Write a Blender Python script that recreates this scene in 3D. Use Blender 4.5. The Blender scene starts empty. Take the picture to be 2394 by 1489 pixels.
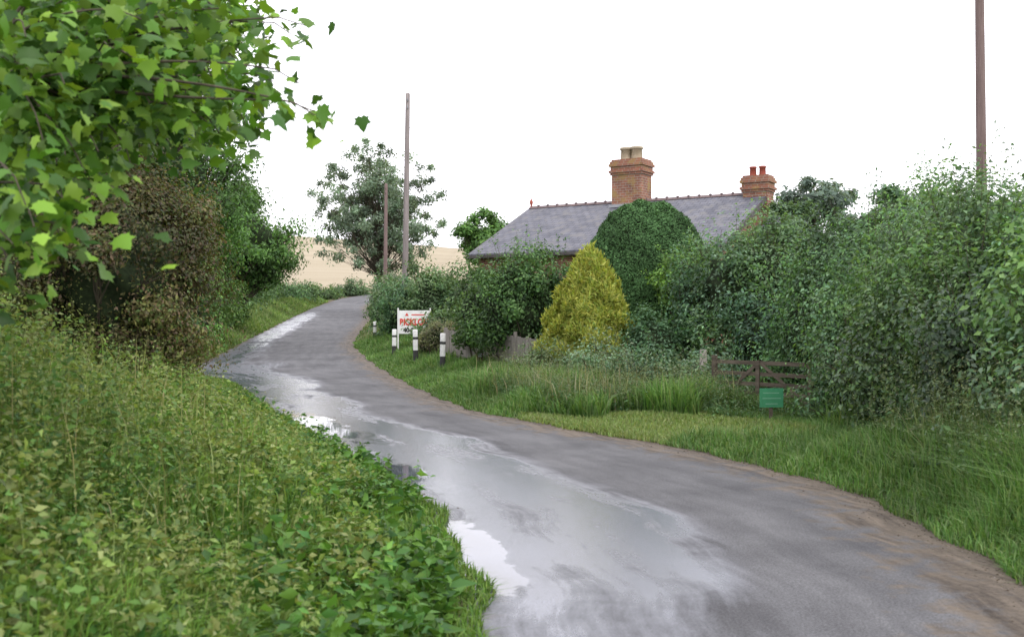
import bpy, math, numpy as np, bmesh
from mathutils import Vector
rng=np.random.default_rng(7)
S=bpy.context.scene
LINK=S.collection.objects.link
# ------------------------------------------------------------------ terrain functions
def smooth1d(ys,v,sig):
    k=np.exp(-0.5*(np.arange(-4*sig,4*sig+1)/sig)**2);k/=k.sum()
    p=len(k)//2
    return np.convolve(np.pad(v,p,mode='edge'),k,'valid')
YG=np.arange(-60,1600,0.5)
_b=np.interp(YG,[-60,28,34,40,60,80,110,150,200,300,380,600,1600],[0,0,.15,.35,1.0,1.86,3.2,7,12.5,25.2,27,20,-10])
_b=smooth1d(YG,_b,5)
def base(y): return np.interp(y,YG,_b)
_L=smooth1d(YG,np.interp(YG,[-20,-4,0,3,5.8,7.4,8.95,11.3,12.8,16.5,22,29,33.5,37,42.5,57,80,105,112],
   [-7,-1.5,-.7,-.3,-.2,-.38,-.6,-1.2,-1.9,-3.25,-5.2,-7.6,-9.9,-10.6,-11.3,-13.5,-16.4,-19.2,-19.6]),2)
_R=smooth1d(YG,np.interp(YG,[-20,-4,0,4,6.93,9.34,11.6,13.4,15.3,17.2,20.5,28.6,36.5,47.5,65,80,105,112],
   [-3,1.4,2.3,2.95,3.35,3.55,3.3,2.75,1.84,.75,-.79,-2.68,-4.6,-6.9,-8.9,-10.3,-14.0,-14.6]),2)
def xL(y): return np.interp(y,YG,_L)+.05*np.sin(np.asarray(y)*2.1)+.035*np.sin(np.asarray(y)*4.7+1)
def xR(y): return np.interp(y,YG,_R)+.05*np.sin(np.asarray(y)*1.7+2)+.04*np.sin(np.asarray(y)*5.1)
def ss(a,b,x):
    t=np.clip((x-a)/(b-a),0,1);return t*t*(3-2*t)
def road_z(x,y):
    return base(y)-(np.clip(x,-220,120)+60)*0.065*ss(120,280,y)
def H(x,y):
    x=np.asarray(x,float);y=np.asarray(y,float)
    z=road_z(x,y)
    A=np.interp(y,[-20,15,22,27,37,45,60,100,118,130],[.75,.75,.45,.12,.1,.8,1.4,1.3,.3,0])
    B=np.interp(y,[-20,10,12.8,15.5,19,25,31,60,100,118,130],[.45,.42,.14,.05,.05,.2,.3,.8,1.4,.3,0])
    dl=xL(y)-x; dr=x-xR(y)
    z=z+np.where(dl>0,ss(0.1,4.5,dl)*A+ss(0,.15,dl)*.03,0)
    z=z+np.where(dr>0,ss(0.2,3.0,dr)*B+ss(0,.15,dr)*.03,0)
    z=z+np.where((y>128),0.6*np.sin(x*.02+1)*np.sin(y*.018),0)*ss(128,200,y)
    return z
def pn(x,y,s=1.,p=0.):
    return .5+.25*(np.sin(x*1.3*s+2.1*np.sin(y*.7*s+p)+p)+np.sin(y*1.1*s+1.7*np.sin(x*.9*s-p)+2*p))
# ------------------------------------------------------------------ mesh helpers
def mesh_obj(name,V,F,mats,attrs=None,col=None,parent=None,smooth=False):
    me=bpy.data.meshes.new(name)
    V=np.asarray(V,np.float32)
    Fs=[F] if isinstance(F,np.ndarray) else [np.asarray(f) for f in F if len(f)]
    nl=sum(f.size for f in Fs);nf=sum(len(f) for f in Fs)
    me.vertices.add(len(V));me.vertices.foreach_set('co',V.ravel())
    me.loops.add(nl);me.polygons.add(nf)
    me.loops.foreach_set('vertex_index',np.concatenate([f.ravel() for f in Fs]).astype(np.int32))
    tot=np.concatenate([np.full(len(f),f.shape[1]) for f in Fs]).astype(np.int32)
    st=np.concatenate([[0],np.cumsum(tot)[:-1]]).astype(np.int32)
    me.polygons.foreach_set('loop_start',st);me.polygons.foreach_set('loop_total',tot)
    me.update(calc_edges=True)
    if smooth: me.polygons.foreach_set('use_smooth',np.ones(nf,bool))
    if col is not None:
        a=me.color_attributes.new('col','FLOAT_COLOR','POINT')
        c=np.ones((len(V),4),np.float32);c[:,:3]=np.clip(col,0,.8)
        a.data.foreach_set('color',c.ravel())
    if attrs:
        for k,v in attrs.items():
            a=me.attributes.new(k,'FLOAT','POINT');a.data.foreach_set('value',np.asarray(v,np.float32))
    for m in (mats if isinstance(mats,list) else [mats]): me.materials.append(m)
    o=bpy.data.objects.new(name,me);LINK(o)
    if parent: o.parent=parent
    return o
def empty(name,loc=(0,0,0),rz=0):
    e=bpy.data.objects.new(name,None);LINK(e);e.location=loc;e.rotation_euler=(0,0,rz);e.empty_display_size=.3;return e
def norm(a): return a/np.maximum(np.linalg.norm(a,axis=-1,keepdims=True),1e-9)
T_PT=(np.array([[0,0,0],[.4,.27,.06],[1,0,-.12],[.4,-.27,.06]]),np.array([[0,2,1],[0,3,2]]))
T_NW=(np.array([[0,0,0],[.35,.15,.05],[1,0,-.18],[.35,-.15,.05]]),np.array([[0,2,1],[0,3,2]]))
T_OV=(np.array([[0,0,0],[.25,.26,.05],[.7,.24,.03],[1,0,-.08],[.7,-.24,.03],[.25,-.26,.05]]),np.array([[0,3,2],[0,2,1],[0,5,4],[0,4,3]]))
_m=[(0,0),(-.12,.18),(.0,.34),(-.08,.5),(.16,.42),(.30,.5),(.42,.60),(.48,.34),(.62,.26),(.72,.22),(1,0)]
_mv=[(x,y,-.25*abs(y)+.05-.22*x*x) for x,y in _m]+[(x,-y,-.25*abs(y)+.05-.22*x*x) for x,y in _m[1:-1]]
_mv.append((.3,0,.03));_n=len(_m)
_ring=list(range(_n))+[_n+i for i in range(_n-2)][::-1]
T_MP=(np.array(_mv),np.array([[len(_mv)-1,_ring[(i+1)%len(_ring)],_ring[i]] for i in range(len(_ring))]))
def frames(n,d):
    z=norm(n);x=norm(d-(d*z).sum(1,keepdims=True)*z);y=np.cross(z,x)
    return np.stack([x,y,z],1)
def inst(T,pos,R,sc,col):
    V0,F0=T;N=len(pos)
    V=np.einsum('kj,njl->nkl',V0,R)*sc[:,None,None]+pos[:,None,:]
    F=F0[None]+(np.arange(N)*len(V0))[:,None,None]
    return V.reshape(-1,3),F.reshape(-1,3),np.repeat(col,len(V0),axis=0)
def rdir(n,zmin=-1):
    z=rng.uniform(zmin,1,n);a=rng.uniform(0,2*np.pi,n);r=np.sqrt(1-z*z)
    return np.stack([r*np.cos(a),r*np.sin(a),z],1)
def palette(n,cols,jit=.18):
    cols=np.array(cols,float);i=rng.integers(0,len(cols),n);j=rng.integers(0,len(cols),n);t=rng.random((n,1))
    c=cols[i]*t+cols[j]*(1-t)
    return c*(1+rng.normal(0,jit,(n,1))).clip(.5,1.6)
def tube(paths,seg=6):
    Vs=[];Fs=[];o=0
    for P,r in paths:
        P=np.asarray(P,float);r=np.asarray(r,float)
        t=norm(np.gradient(P,axis=0));ref=np.array([.31,.17,.93]) if abs(t[0][2])<.85 else np.array([1.,.1,0])
        a=norm(np.cross(t,ref));b=np.cross(t,a)
        th=np.arange(seg)*2*np.pi/seg
        ring=P[:,None]+r[:,None,None]*(a[:,None]*np.cos(th)[None,:,None]+b[:,None]*np.sin(th)[None,:,None])
        Vs.append(ring.reshape(-1,3));m=len(P)
        i=np.arange(m-1)[:,None]*seg+np.arange(seg)[None];j=np.arange(m-1)[:,None]*seg+(np.arange(seg)[None]+1)%seg
        Fs.append(np.stack([i,j,j+seg,i+seg],-1).reshape(-1,4)+o);o+=m*seg
    return np.concatenate(Vs),np.concatenate(Fs)
def bez(a,b,sag=.1,n=7,up=.0):
    a=np.array(a,float);b=np.array(b,float);t=np.linspace(0,1,n)[:,None]
    m=(a+b)/2+np.array([0,0,up])+rng.normal(0,sag,3)
    return (1-t)**2*a+2*t*(1-t)*m+t*t*b
# ------------------------------------------------------------------ materials
def newmat(name):
    m=bpy.data.materials.new(name);m.use_nodes=True;nt=m.node_tree
    return m,nt,nt.nodes,nt.links,nt.nodes['Principled BSDF']
def N(nt,t,**k):
    n=nt.nodes.new(t)
    for a,b in k.items():
        if a in n.inputs.keys(): n.inputs[a].default_value=b
        else: setattr(n,a,b)
    return n
def foliage(name,trans=.35,rough=.5,spec=.3):
    m,nt,ns,lk,p=newmat(name)
    a=N(nt,'ShaderNodeAttribute',attribute_name='col')
    lk.new(a.outputs['Color'],p.inputs['Base Color']);p.inputs['Roughness'].default_value=rough
    p.inputs['Specular IOR Level'].default_value=spec
    if trans<=0: return m
    t=N(nt,'ShaderNodeBsdfTranslucent');mx=N(nt,'ShaderNodeMixRGB',blend_type='MULTIPLY',Fac=1.0,Color2=(1.25,1.15,.6,1))
    lk.new(a.outputs['Color'],mx.inputs[1]);lk.new(mx.outputs[0],t.inputs[0])
    s=N(nt,'ShaderNodeMixShader',Fac=trans);lk.new(p.outputs[0],s.inputs[1]);lk.new(t.outputs[0],s.inputs[2])
    lk.new(s.outputs[0],ns['Material Output'].inputs[0]);return m
def noisy(name,c1,c2,scale=5,rough=.8,bump=.3,detail=6,coord='Object',stretch=(1,1,1),spec=.3):
    m,nt,ns,lk,p=newmat(name)
    tc=N(nt,'ShaderNodeTexCoord');mp=N(nt,'ShaderNodeMapping');mp.inputs['Scale'].default_value=stretch
    lk.new(tc.outputs[coord],mp.inputs[0])
    no=N(nt,'ShaderNodeTexNoise',Scale=scale,Detail=detail,Roughness=.65);lk.new(mp.outputs[0],no.inputs[0])
    r=N(nt,'ShaderNodeValToRGB');r.color_ramp.elements[0].position=.3;r.color_ramp.elements[1].position=.7
    r.color_ramp.elements[0].color=(*c1,1);r.color_ramp.elements[1].color=(*c2,1)
    lk.new(no.outputs[0],r.inputs[0]);lk.new(r.outputs[0],p.inputs['Base Color'])
    b=N(nt,'ShaderNodeBump',Strength=bump,Distance=.02);lk.new(no.outputs[0],b.inputs['Height']);lk.new(b.outputs[0],p.inputs['Normal'])
    p.inputs['Roughness'].default_value=rough;p.inputs['Specular IOR Level'].default_value=spec;return m
M_leaf=foliage('leaf');M_leafdull=foliage('leaf_clipped',.15,.7,.15);M_grass=foliage('grass_blades',.4,.55,.2)
M_bark=noisy('bark',(.035,.028,.02),(.11,.09,.065),6,.9,.6,stretch=(1,1,.25))
M_core=noisy('dark_filler',(.008,.014,.006),(.035,.055,.02),9,.95,1.)  # dark filler added inside foliage: imitates inner shade, keeps sky from showing through
# ------------------------------------------------------------------ vegetation builders
def lumps(c,r,n,rmin=.7,rmax=1.,zmin=-.5):
    d=rdir(n,zmin);return np.array(c)+d*np.array(r)*rng.uniform(rmin,rmax,(n,1)),d
def leaves_on_lumps(LC,LD,lr,n,size,cols,T=T_PT,fill=(.4,1),up=.4,lumpvar=.25,flat=1.):
    k=rng.integers(0,len(LC),n);d=rdir(n)
    rad=(rng.uniform(fill[0],fill[1],(n,1))+np.abs(rng.normal(0,.12,(n,1))))*(np.asarray(lr)[k][:,None] if np.ndim(lr) else lr)
    off=d*rad;off[:,2]*=flat
    pos=LC[k]+off
    nn=d*.7+LD[k]*.5+np.array([0,0,up])+rng.normal(0,.45,(n,3))
    dd=rng.normal(0,1,(n,3));dd[:,2]-=.5
    lv=(1+rng.normal(0,lumpvar,len(LC))).clip(.5,1.7)
    col=palette(n,cols)*lv[k][:,None]
    return pos,frames(nn,dd),size*rng.uniform(.55,1.35,n),col
_bm=bmesh.new();bmesh.ops.create_icosphere(_bm,subdivisions=4,radius=1)
ICV=np.array([v.co[:] for v in _bm.verts]);ICF=np.array([[v.index for v in f.verts] for f in _bm.faces]);_bm.free()
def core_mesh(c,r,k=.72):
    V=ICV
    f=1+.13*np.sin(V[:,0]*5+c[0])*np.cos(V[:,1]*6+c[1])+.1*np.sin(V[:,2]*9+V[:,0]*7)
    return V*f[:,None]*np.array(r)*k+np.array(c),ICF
def shrub(name,blobs,size,cols,T=T_PT,dens=900,lump=.3,nl=26,core=True,mat=None,lumpvar=.22,up=.4,kcore=.6,fill=(.3,1.05),shoots=0,bvar=0.):
    """blobs: list of (x,y,ztop,rx,ry,rz)"""
    e=empty(name,(0,0,0))
    o=0;Vs=[];Fs=[];Cs=[];CV=[];CF=[];co=0;tw=[]
    for b in blobs:
        x,y,zt,rx,ry,rz=b;c=np.array([x,y,zt-rz]);r=(rx,ry,rz)
        tint=1+rng.normal(0,1,(1,3))*np.array([.6,.3,.55])*bvar+rng.normal(0,1)*bvar*.9
        LC,LD=lumps(c,r,nl,.62,1.02+.6*bvar,-.6)
        lr=lump*(rx+ry+rz)/3*rng.uniform(.55,1.35,len(LC))
        n=int(dens*(rx*ry+rx*rz+ry*rz)/3*4)
        pos,R,s,col=leaves_on_lumps(LC,LD,lr,n,size,cols,T,fill=fill,lumpvar=lumpvar,up=up)
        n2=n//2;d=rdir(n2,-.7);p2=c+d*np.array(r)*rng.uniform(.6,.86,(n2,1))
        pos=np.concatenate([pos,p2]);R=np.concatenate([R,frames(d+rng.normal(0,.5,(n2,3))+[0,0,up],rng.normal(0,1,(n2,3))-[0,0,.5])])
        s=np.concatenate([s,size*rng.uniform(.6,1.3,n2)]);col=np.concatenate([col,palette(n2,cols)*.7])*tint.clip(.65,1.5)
        k=pos[:,2]>H(pos[:,0],pos[:,1])
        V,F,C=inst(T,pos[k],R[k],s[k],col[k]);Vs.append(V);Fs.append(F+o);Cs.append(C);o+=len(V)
        if core:
            v,f=core_mesh(c,r,kcore);CV.append(v);CF.append(f+co);co+=len(v)
        g=float(H(x,y))
        for i in range(min(len(LC),8)):
            a=np.array([x+rng.normal(0,.1),y+rng.normal(0,.1),g-.1]);tw.append((bez(a,LC[i]+LD[i]*lr[i]*.3,.15,6,.2),np.linspace(.03,.005,6)*max(1,rx*.6)))
        for i in range(shoots):
            d=rdir(1,.1)[0];a=c+d*np.array(r)*.8;tip=c+d*np.array(r)*(1.1+.25*rng.random())+[0,0,.12];P=bez(a,tip,.03,6,.08)
            tw.append((P,np.linspace(.006,.002,6)));m_=26;q=P[rng.integers(1,6,m_)]+rng.normal(0,.045,(m_,3))
            V,F,C=inst(T,q,frames(rng.normal(0,.5,(m_,3))+[0,0,.8],rng.normal(0,1,(m_,3))+d),size*rng.uniform(.5,1.1,m_),palette(m_,cols)*1.1*tint.clip(.65,1.5));Vs.append(V);Fs.append(F+o);Cs.append(C);o+=len(V)
    mesh_obj('foliage',np.concatenate(Vs),np.concatenate(Fs),mat or M_leaf,col=np.concatenate(Cs),parent=e)
    if core: mesh_obj('inner_filler',np.concatenate(CV),np.concatenate(CF),M_core,parent=e,smooth=True)
    v,f=tube(tw,5);mesh_obj('stems',v,f,M_bark,parent=e,smooth=True)
    return e
def tree(name,x,y,h,r,size,cols,nl=60,nleaf=30000,T=T_PT,lump=.26,trunk=.2,rz=None,core=False,rmin=.3,flat=.75,limbk=1.,kcore=.55,fill=(.1,1.05),qmin=.12,lv=.25):
    g=float(H(x,y));e=empty(name);rz=rz or r
    c=np.array([x,y,g+h-rz])
    LC,LD=lumps(c,(r,r,rz),nl,rmin,.97,-.9)
    lr=lump*r*rng.uniform(.5,1.35,nl)
    pos,R,s,col=leaves_on_lumps(LC,LD,lr,nleaf,size,cols,T,fill=fill,flat=flat,lumpvar=lv)
    k=pos[:,2]>H(pos[:,0],pos[:,1])
    V,F,C=inst(T,pos[k],R[k],s[k],col[k]);mesh_obj('foliage',V,F,M_leaf,col=C,parent=e)
    tw=[];top=c+np.array([0,0,rz*.55])
    P=bez((x,y,g-.3),top,.25,12);tw.append((P,np.linspace(trunk,trunk*.2,12)))
    for i in range(nl):
        q=np.clip((LC[i][2]-g)/(h)*.75-.1,qmin,.85)
        k=int(q*11);a=P[k];b=bez(a,LC[i],.05*r,7,-.05*r)
        tw.append((b,np.linspace(trunk*.3,trunk*.07,7)*limbk))
        for j in range(3):
            tw.append((bez(b[4],LC[i]+rdir(1)[0]*lr[i]*.8,.1,4),np.linspace(trunk*.12,trunk*.03,4)*limbk))
    v,f=tube(tw,6);mesh_obj('trunk_and_limbs',v,f,M_bark,parent=e,smooth=True)
    if core:
        v,f=core_mesh(c,(r,r,rz),kcore);mesh_obj('inner_filler',v,f,M_core,parent=e,smooth=True)
    return e
def blades(x,y,h,w,col,bend=.5):
    n=len(x);z=H(x,y);a=rng.uniform(0,2*np.pi,n);d=np.stack([np.cos(a),np.sin(a)],1)
    a2=a+np.pi/2+rng.normal(0,.4,n);s=np.stack([np.cos(a2),np.sin(a2),np.zeros(n)],1)*w[:,None]
    b=np.abs(rng.normal(0,bend,n))*h
    p0=np.stack([x,y,z-.02],1)
    p1=p0+np.stack([d[:,0]*b*.3,d[:,1]*b*.3,h*.6],1)
    p2=p0+np.stack([d[:,0]*b,d[:,1]*b,h*(1-.25*np.clip(b/h,0,1))],1)
    V=np.stack([p0-s,p0+s,p1-s*.8,p1+s*.8,p2],1).reshape(-1,3)
    F=(np.array([[0,1,3],[0,3,2],[2,3,4]])[None]+(np.arange(n)*5)[:,None,None]).reshape(-1,3)
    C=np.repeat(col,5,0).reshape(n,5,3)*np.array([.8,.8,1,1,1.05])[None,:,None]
    return V,F,C.reshape(-1,3)
def weeds(x,y,h,nl,size,cols,topcols=None,T=T_PT,tlo=.1,droop=-.1,pvar=.15,tumble=.45):
    n=len(x);z=H(x,y);t=(np.arange(nl)+.5)/nl
    lean=rng.normal(0,.14,(n,2))
    t=np.clip(t[None]+rng.normal(0,.04,(n,nl)),tlo,1.02)
    px=x[:,None]+lean[:,:1]*t*h[:,None]+rng.normal(0,.02,(n,nl));py=y[:,None]+lean[:,1:]*t*h[:,None]+rng.normal(0,.02,(n,nl));pz=z[:,None]+t*h[:,None]
    pos=np.stack([px,py,pz],-1).reshape(-1,3)
    az=(rng.uniform(0,6.28,(n,1))+np.arange(nl)[None]*2.4).ravel()
    d=np.stack([np.cos(az),np.sin(az),rng.normal(droop,.4,n*nl)],1)
    nn=np.stack([np.zeros(n*nl),np.zeros(n*nl),np.ones(n*nl)],1)+rng.normal(0,tumble,(n*nl,3))
    sc=(size*(1.25-.75*t)*rng.uniform(.6,1.35,(n,nl))).ravel()
    pc=(1+rng.normal(0,pvar,n)).clip(.6,1.5)
    col=palette(n*nl,cols,.14)*np.repeat(pc,nl)[:,None]
    if topcols is not None:
        tt=np.clip((t.ravel()-.65)/.35,0,1)[:,None]*rng.random((n,1)).repeat(nl,0).reshape(-1,1);col=col*(1-tt)+np.array(topcols)*tt
    V,F,C=inst(T,pos,frames(nn,d),sc,col)
    w=.0035
    b=np.stack([x,y,z],1);tp=b+np.stack([lean[:,0]*h,lean[:,1]*h,h],1)
    SV=np.stack([b+[w,0,0],b+[-w,.0,0],tp,b+[0,w,0],b+[0,-w,0],tp],1).reshape(-1,3)
    SF=(np.array([[0,1,2],[3,4,5]])[None]+(np.arange(n)*6)[:,None,None]).reshape(-1,3)+len(V)
    SC=np.tile(np.array([[.10,.14,.04]]),(len(SV),1))
    return np.concatenate([V,SV]),np.concatenate([F,SF]),np.concatenate([C,SC])
def joinsets(sets):
    o=0;Vs=[];Fs=[];Cs=[]
    for V,F,C in sets: Vs.append(V);Fs.append(F+o);Cs.append(C);o+=len(V)
    return np.concatenate(Vs),np.concatenate(Fs),np.concatenate(Cs)
# ------------------------------------------------------------------ ground sheet
ys=np.concatenate([np.arange(-45,40,.25),np.arange(40,135,1.),np.arange(135,400,4.),np.geomspace(400,1500,20)])
dd=np.concatenate([[0,.08,.2,.4],np.arange(.7,16,.5),np.geomspace(16.5,800,36)])
fr=np.array([.02,.35,.65,.98])
L=xL(ys)[:,None];R=xR(ys)[:,None]
X=np.concatenate([L-dd[::-1][None],L+(R-L)*fr[None],R+dd[None]],1);Y=np.repeat(ys[:,None],X.shape[1],1)
Z=H(X,Y);nd=len(dd);Z[:,nd:nd+4]-=.07
dirt=np.zeros_like(X);dirt[:,:nd]=np.exp(-dd[::-1]/.3)[None];dirt[:,nd:nd+4]=1;dirt[:,nd+4:]=np.exp(-dd/.5)[None]
drive=ss(14.2,15.6,Y)*(1-ss(18.5,20,Y))*ss(-.2,.4,X-xR(Y))*(1-ss(8,9,X-xR(Y)))
fieldm=ss(129,131,Y)
nx=X.shape[1];ny=len(ys)
i=np.arange(ny-1)[:,None]*nx+np.arange(nx-1)[None]
F=np.stack([i,i+1,i+nx+1,i+nx],-1).reshape(-1,4)
m,nt,ns,lk,p=newmat('ground_soil_and_field')
tc=N(nt,'ShaderNodeTexCoord')
n1=N(nt,'ShaderNodeTexNoise',Scale=1.3,Detail=8.);n2=N(nt,'ShaderNodeTexNoise',Scale=.05,Detail=8.);n3=N(nt,'ShaderNodeTexNoise',Scale=9.,Detail=6.)
for n in (n1,n3): lk.new(tc.outputs['Object'],n.inputs[0])
mp=N(nt,'ShaderNodeMapping');mp.inputs['Scale'].default_value=(.6,2.2,1);lk.new(tc.outputs['Object'],mp.inputs[0]);lk.new(mp.outputs[0],n2.inputs[0])
def ramp(nt,src,c1,c2,p1=.3,p2=.7):
    r=nt.nodes.new('ShaderNodeValToRGB');r.color_ramp.elements[0].position=p1;r.color_ramp.elements[1].position=p2
    r.color_ramp.elements[0].color=(*c1,1);r.color_ramp.elements[1].color=(*c2,1);nt.links.new(src,r.inputs[0]);return r.outputs[0]
def mixc(nt,f,a,b):
    x=nt.nodes.new('ShaderNodeMixRGB');nt.links.new(f,x.inputs[0]);nt.links.new(a,x.inputs[1]);nt.links.new(b,x.inputs[2]);return x.outputs[0]
def attr(nt,nm):
    return N(nt,'ShaderNodeAttribute',attribute_name=nm).outputs['Fac']
gr=ramp(nt,n1.outputs[0],(.035,.07,.015),(.10,.17,.04))
so=ramp(nt,n3.outputs[0],(.06,.045,.03),(.15,.12,.085))
dv=ramp(nt,n3.outputs[0],(.12,.17,.05),(.26,.27,.13))
fl=ramp(nt,n2.outputs[0],(.29,.245,.17),(.36,.31,.225))
c=mixc(nt,attr(nt,'drive'),gr,dv);c=mixc(nt,attr(nt,'dirt'),c,so);c=mixc(nt,attr(nt,'field'),c,fl)
lk.new(c,p.inputs['Base Color']);p.inputs['Roughness'].default_value=.9;p.inputs['Specular IOR Level'].default_value=.1
b=N(nt,'ShaderNodeBump',Strength=.6,Distance=.04);lk.new(n3.outputs[0],b.inputs['Height']);lk.new(b.outputs[0],p.inputs['Normal'])
mesh_obj('ground',np.stack([X,Y,Z],-1).reshape(-1,3),F,m,attrs=dict(dirt=dirt.ravel(),drive=drive.ravel(),field=fieldm.ravel()),smooth=True)
# ------------------------------------------------------------------ road
ry=np.concatenate([np.arange(-30,35,.2),np.arange(35,112.5,1.)])
fx=np.linspace(0,1,31)
l=xL(ry)[:,None];r=xR(ry)[:,None];X=l+(r-l)*fx[None];Y=np.repeat(ry[:,None],31,1)
cl=np.array([(-19.5,112),(-18.6,119),(-16,126),(-10,132),(0,137),(14,140),(40,143)]);cr=np.array([(-14.6,112),(-13.8,116),(-11.5,120),(-7,124),(1,128),(14,131),(40,134)])
t=np.linspace(0,6,40)[1:];Lx=np.interp(t,range(7),cl[:,0]);Ly=np.interp(t,range(7),cl[:,1]);Rx=np.interp(t,range(7),cr[:,0]);Ry=np.interp(t,range(7),cr[:,1])
X=np.concatenate([X,Lx[:,None]+(Rx-Lx)[:,None]*fx]);Y=np.concatenate([Y,Ly[:,None]+(Ry-Ly)[:,None]*fx])
Z=road_z(X,Y)+.012+np.where(Y>112,.12*ss(112,116,Y),0)
W=np.concatenate([(r-l)[:,0],np.full(39,5.)])[:,None]
dlm=fx[None]*W;drm=(1-fx[None])*W
frr=np.repeat(fx[None],len(X),0)
wb=.48+.05*np.sin(Y*.9)
wet=(1-ss(wb-.10,wb+.06,frr))*ss(5.6,7.6,Y+frr*1.5)*(1-ss(26,42,Y))
wet=np.maximum(wet,.75*np.exp(-((frr-.14)/.13)**2)*ss(30,40,Y)*(1-ss(80,100,Y)))
wet=np.maximum(wet,.6*np.exp(-((frr-.18)/.24)**2)*(1-ss(6.,8.,Y)))
pud=1.15*np.exp(-((dlm-.1)/.38)**4)*np.exp(-((Y-7.9)/1.35)**4)
pud=np.maximum(pud,.9*np.exp(-((dlm-.35)/.45)**2)*np.exp(-((Y-12.0)/1.6)**2))
pud=np.maximum(pud,.85*np.exp(-((dlm-.5)/.7)**2)*np.exp(-((Y-17.5)/4)**2))
nx=31;i=np.arange(len(X)-1)[:,None]*nx+np.arange(nx-1)[None];F=np.stack([i,i+1,i+nx+1,i+nx],-1).reshape(-1,4)
m,nt,ns,lk,p=newmat('asphalt_wet')
tc=N(nt,'ShaderNodeTexCoord')
cx=N(nt,'ShaderNodeCombineXYZ');lk.new(attr(nt,'dlm'),cx.inputs[0]);lk.new(attr(nt,'along'),cx.inputs[1])
def mapped(src,sc):
    mp=N(nt,'ShaderNodeMapping');mp.inputs['Scale'].default_value=sc;lk.new(src,mp.inputs[0]);return mp.outputs[0]
def noise(src,sc,det=6.,ro=.6):
    n=N(nt,'ShaderNodeTexNoise',Scale=sc,Detail=det,Roughness=ro);lk.new(src,n.inputs[0]);return n.outputs[0]
def math_(op,a,b=None,clamp=False):
    n=N(nt,'ShaderNodeMath',operation=op);n.use_clamp=clamp
    for k,v in enumerate((a,b)):
        if v is None: continue
        if isinstance(v,(int,float)): n.inputs[k].default_value=v
        else: lk.new(v,n.inputs[k])
    return n.outputs[0]
streak=noise(mapped(cx.outputs[0],(3.,.35,1)),1.,8.,.65)
patch=noise(tc.outputs['Object'],.6,8.,.65)
fine=noise(tc.outputs['Object'],70.,4.)
mid=noise(tc.outputs['Object'],4.,6.)
A=ramp(nt,streak,(.045,.045,.052),(.145,.145,.152),.3,.7)
Bc=ramp(nt,patch,(.045,.043,.045),(.155,.153,.156),.33,.68)
base_c=N(nt,'ShaderNodeMixRGB',Fac=.5);lk.new(A,base_c.inputs[1]);lk.new(Bc,base_c.inputs[2])
fc=ramp(nt,fine,(.5,.5,.5),(1.5,1.5,1.5),.3,.7)
mul=N(nt,'ShaderNodeMixRGB',blend_type='MULTIPLY',Fac=1.);lk.new(base_c.outputs[0],mul.inputs[1]);lk.new(fc,mul.inputs[2])
dr=math_('SUBTRACT',1.0,math_('DIVIDE',attr(nt,'drm'),.85));dr=math_('ADD',dr,math_('MULTIPLY',math_('SUBTRACT',mid,.5),2.6));dr=math_('ADD',dr,math_('MULTIPLY',math_('SUBTRACT',patch,.5),1.5))
dl=math_('SUBTRACT',.4,math_('DIVIDE',attr(nt,'dlm'),.5));dl=math_('ADD',dl,math_('MULTIPLY',math_('SUBTRACT',mid,.5),1.6))
dm=math_('MAXIMUM',dr,dl);dm=math_('MULTIPLY',dm,1.8,True);dm=math_('MULTIPLY',dm,.85)
grit=noise(tc.outputs['Object'],22.,6.,.75)
dstreak=noise(mapped(cx.outputs[0],(7,.7,1)),1.,8.,.7)
dcol=ramp(nt,math_('ADD',math_('MULTIPLY',dstreak,.7),math_('MULTIPLY',grit,.3)),(.04,.028,.019),(.20,.16,.12),.38,.62)
dmud=mixc(nt,dm,mul.outputs[0],dcol)
w=math_('ADD',attr(nt,'wet'),math_('MULTIPLY',math_('SUBTRACT',streak,.48),3.));w=math_('ADD',w,math_('MULTIPLY',math_('SUBTRACT',patch,.48),2.4))
w=math_('MULTIPLY',w,math_('MULTIPLY',attr(nt,'wet'),2.2,True),True)
pd=math_('MULTIPLY',math_('SUBTRACT',math_('ADD',attr(nt,'pud'),math_('MULTIPLY',math_('SUBTRACT',mid,.5),1.1)),.42),4.,True)
wcol=N(nt,'ShaderNodeMixRGB',blend_type='MULTIPLY',Fac=1.,Color2=(.78,.84,1.05,1));lk.new(dmud,wcol.inputs[1])  # wet asphalt tone, with the bluish sky reflection tinted in
c=mixc(nt,w,dmud,wcol.outputs[0])
lk.new(c,p.inputs['Base Color'])
rr=N(nt,'ShaderNodeMapRange');rr.inputs['To Min'].default_value=.72;rr.inputs['To Max'].default_value=.17;lk.new(w,rr.inputs[0])
r2=N(nt,'ShaderNodeMixRGB',Color2=(.03,.03,.03,1));lk.new(pd,r2.inputs[0]);lk.new(rr.outputs[0],r2.inputs[1]);lk.new(r2.outputs[0],p.inputs['Roughness'])
bs=math_('MULTIPLY',math_('SUBTRACT',1.,math_('MAXIMUM',pd,math_('MULTIPLY',w,.8))),.6)
b=N(nt,'ShaderNodeBump',Distance=.012);lk.new(fine,b.inputs['Height']);lk.new(bs,b.inputs['Strength'])
b2=N(nt,'ShaderNodeBump',Distance=.03,Strength=.6);lk.new(math_('MULTIPLY',math_('MULTIPLY',grit,dm),math_('SUBTRACT',1.,pd)),b2.inputs['Height']);lk.new(b.outputs[0],b2.inputs['Normal']);lk.new(b2.outputs[0],p.inputs['Normal'])
sp=N(nt,'ShaderNodeMapRange');sp.inputs['To Min'].default_value=.2;sp.inputs['To Max'].default_value=1.;lk.new(math_('MAXIMUM',w,pd),sp.inputs[0]);lk.new(sp.outputs[0],p.inputs['Specular IOR Level'])
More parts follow.
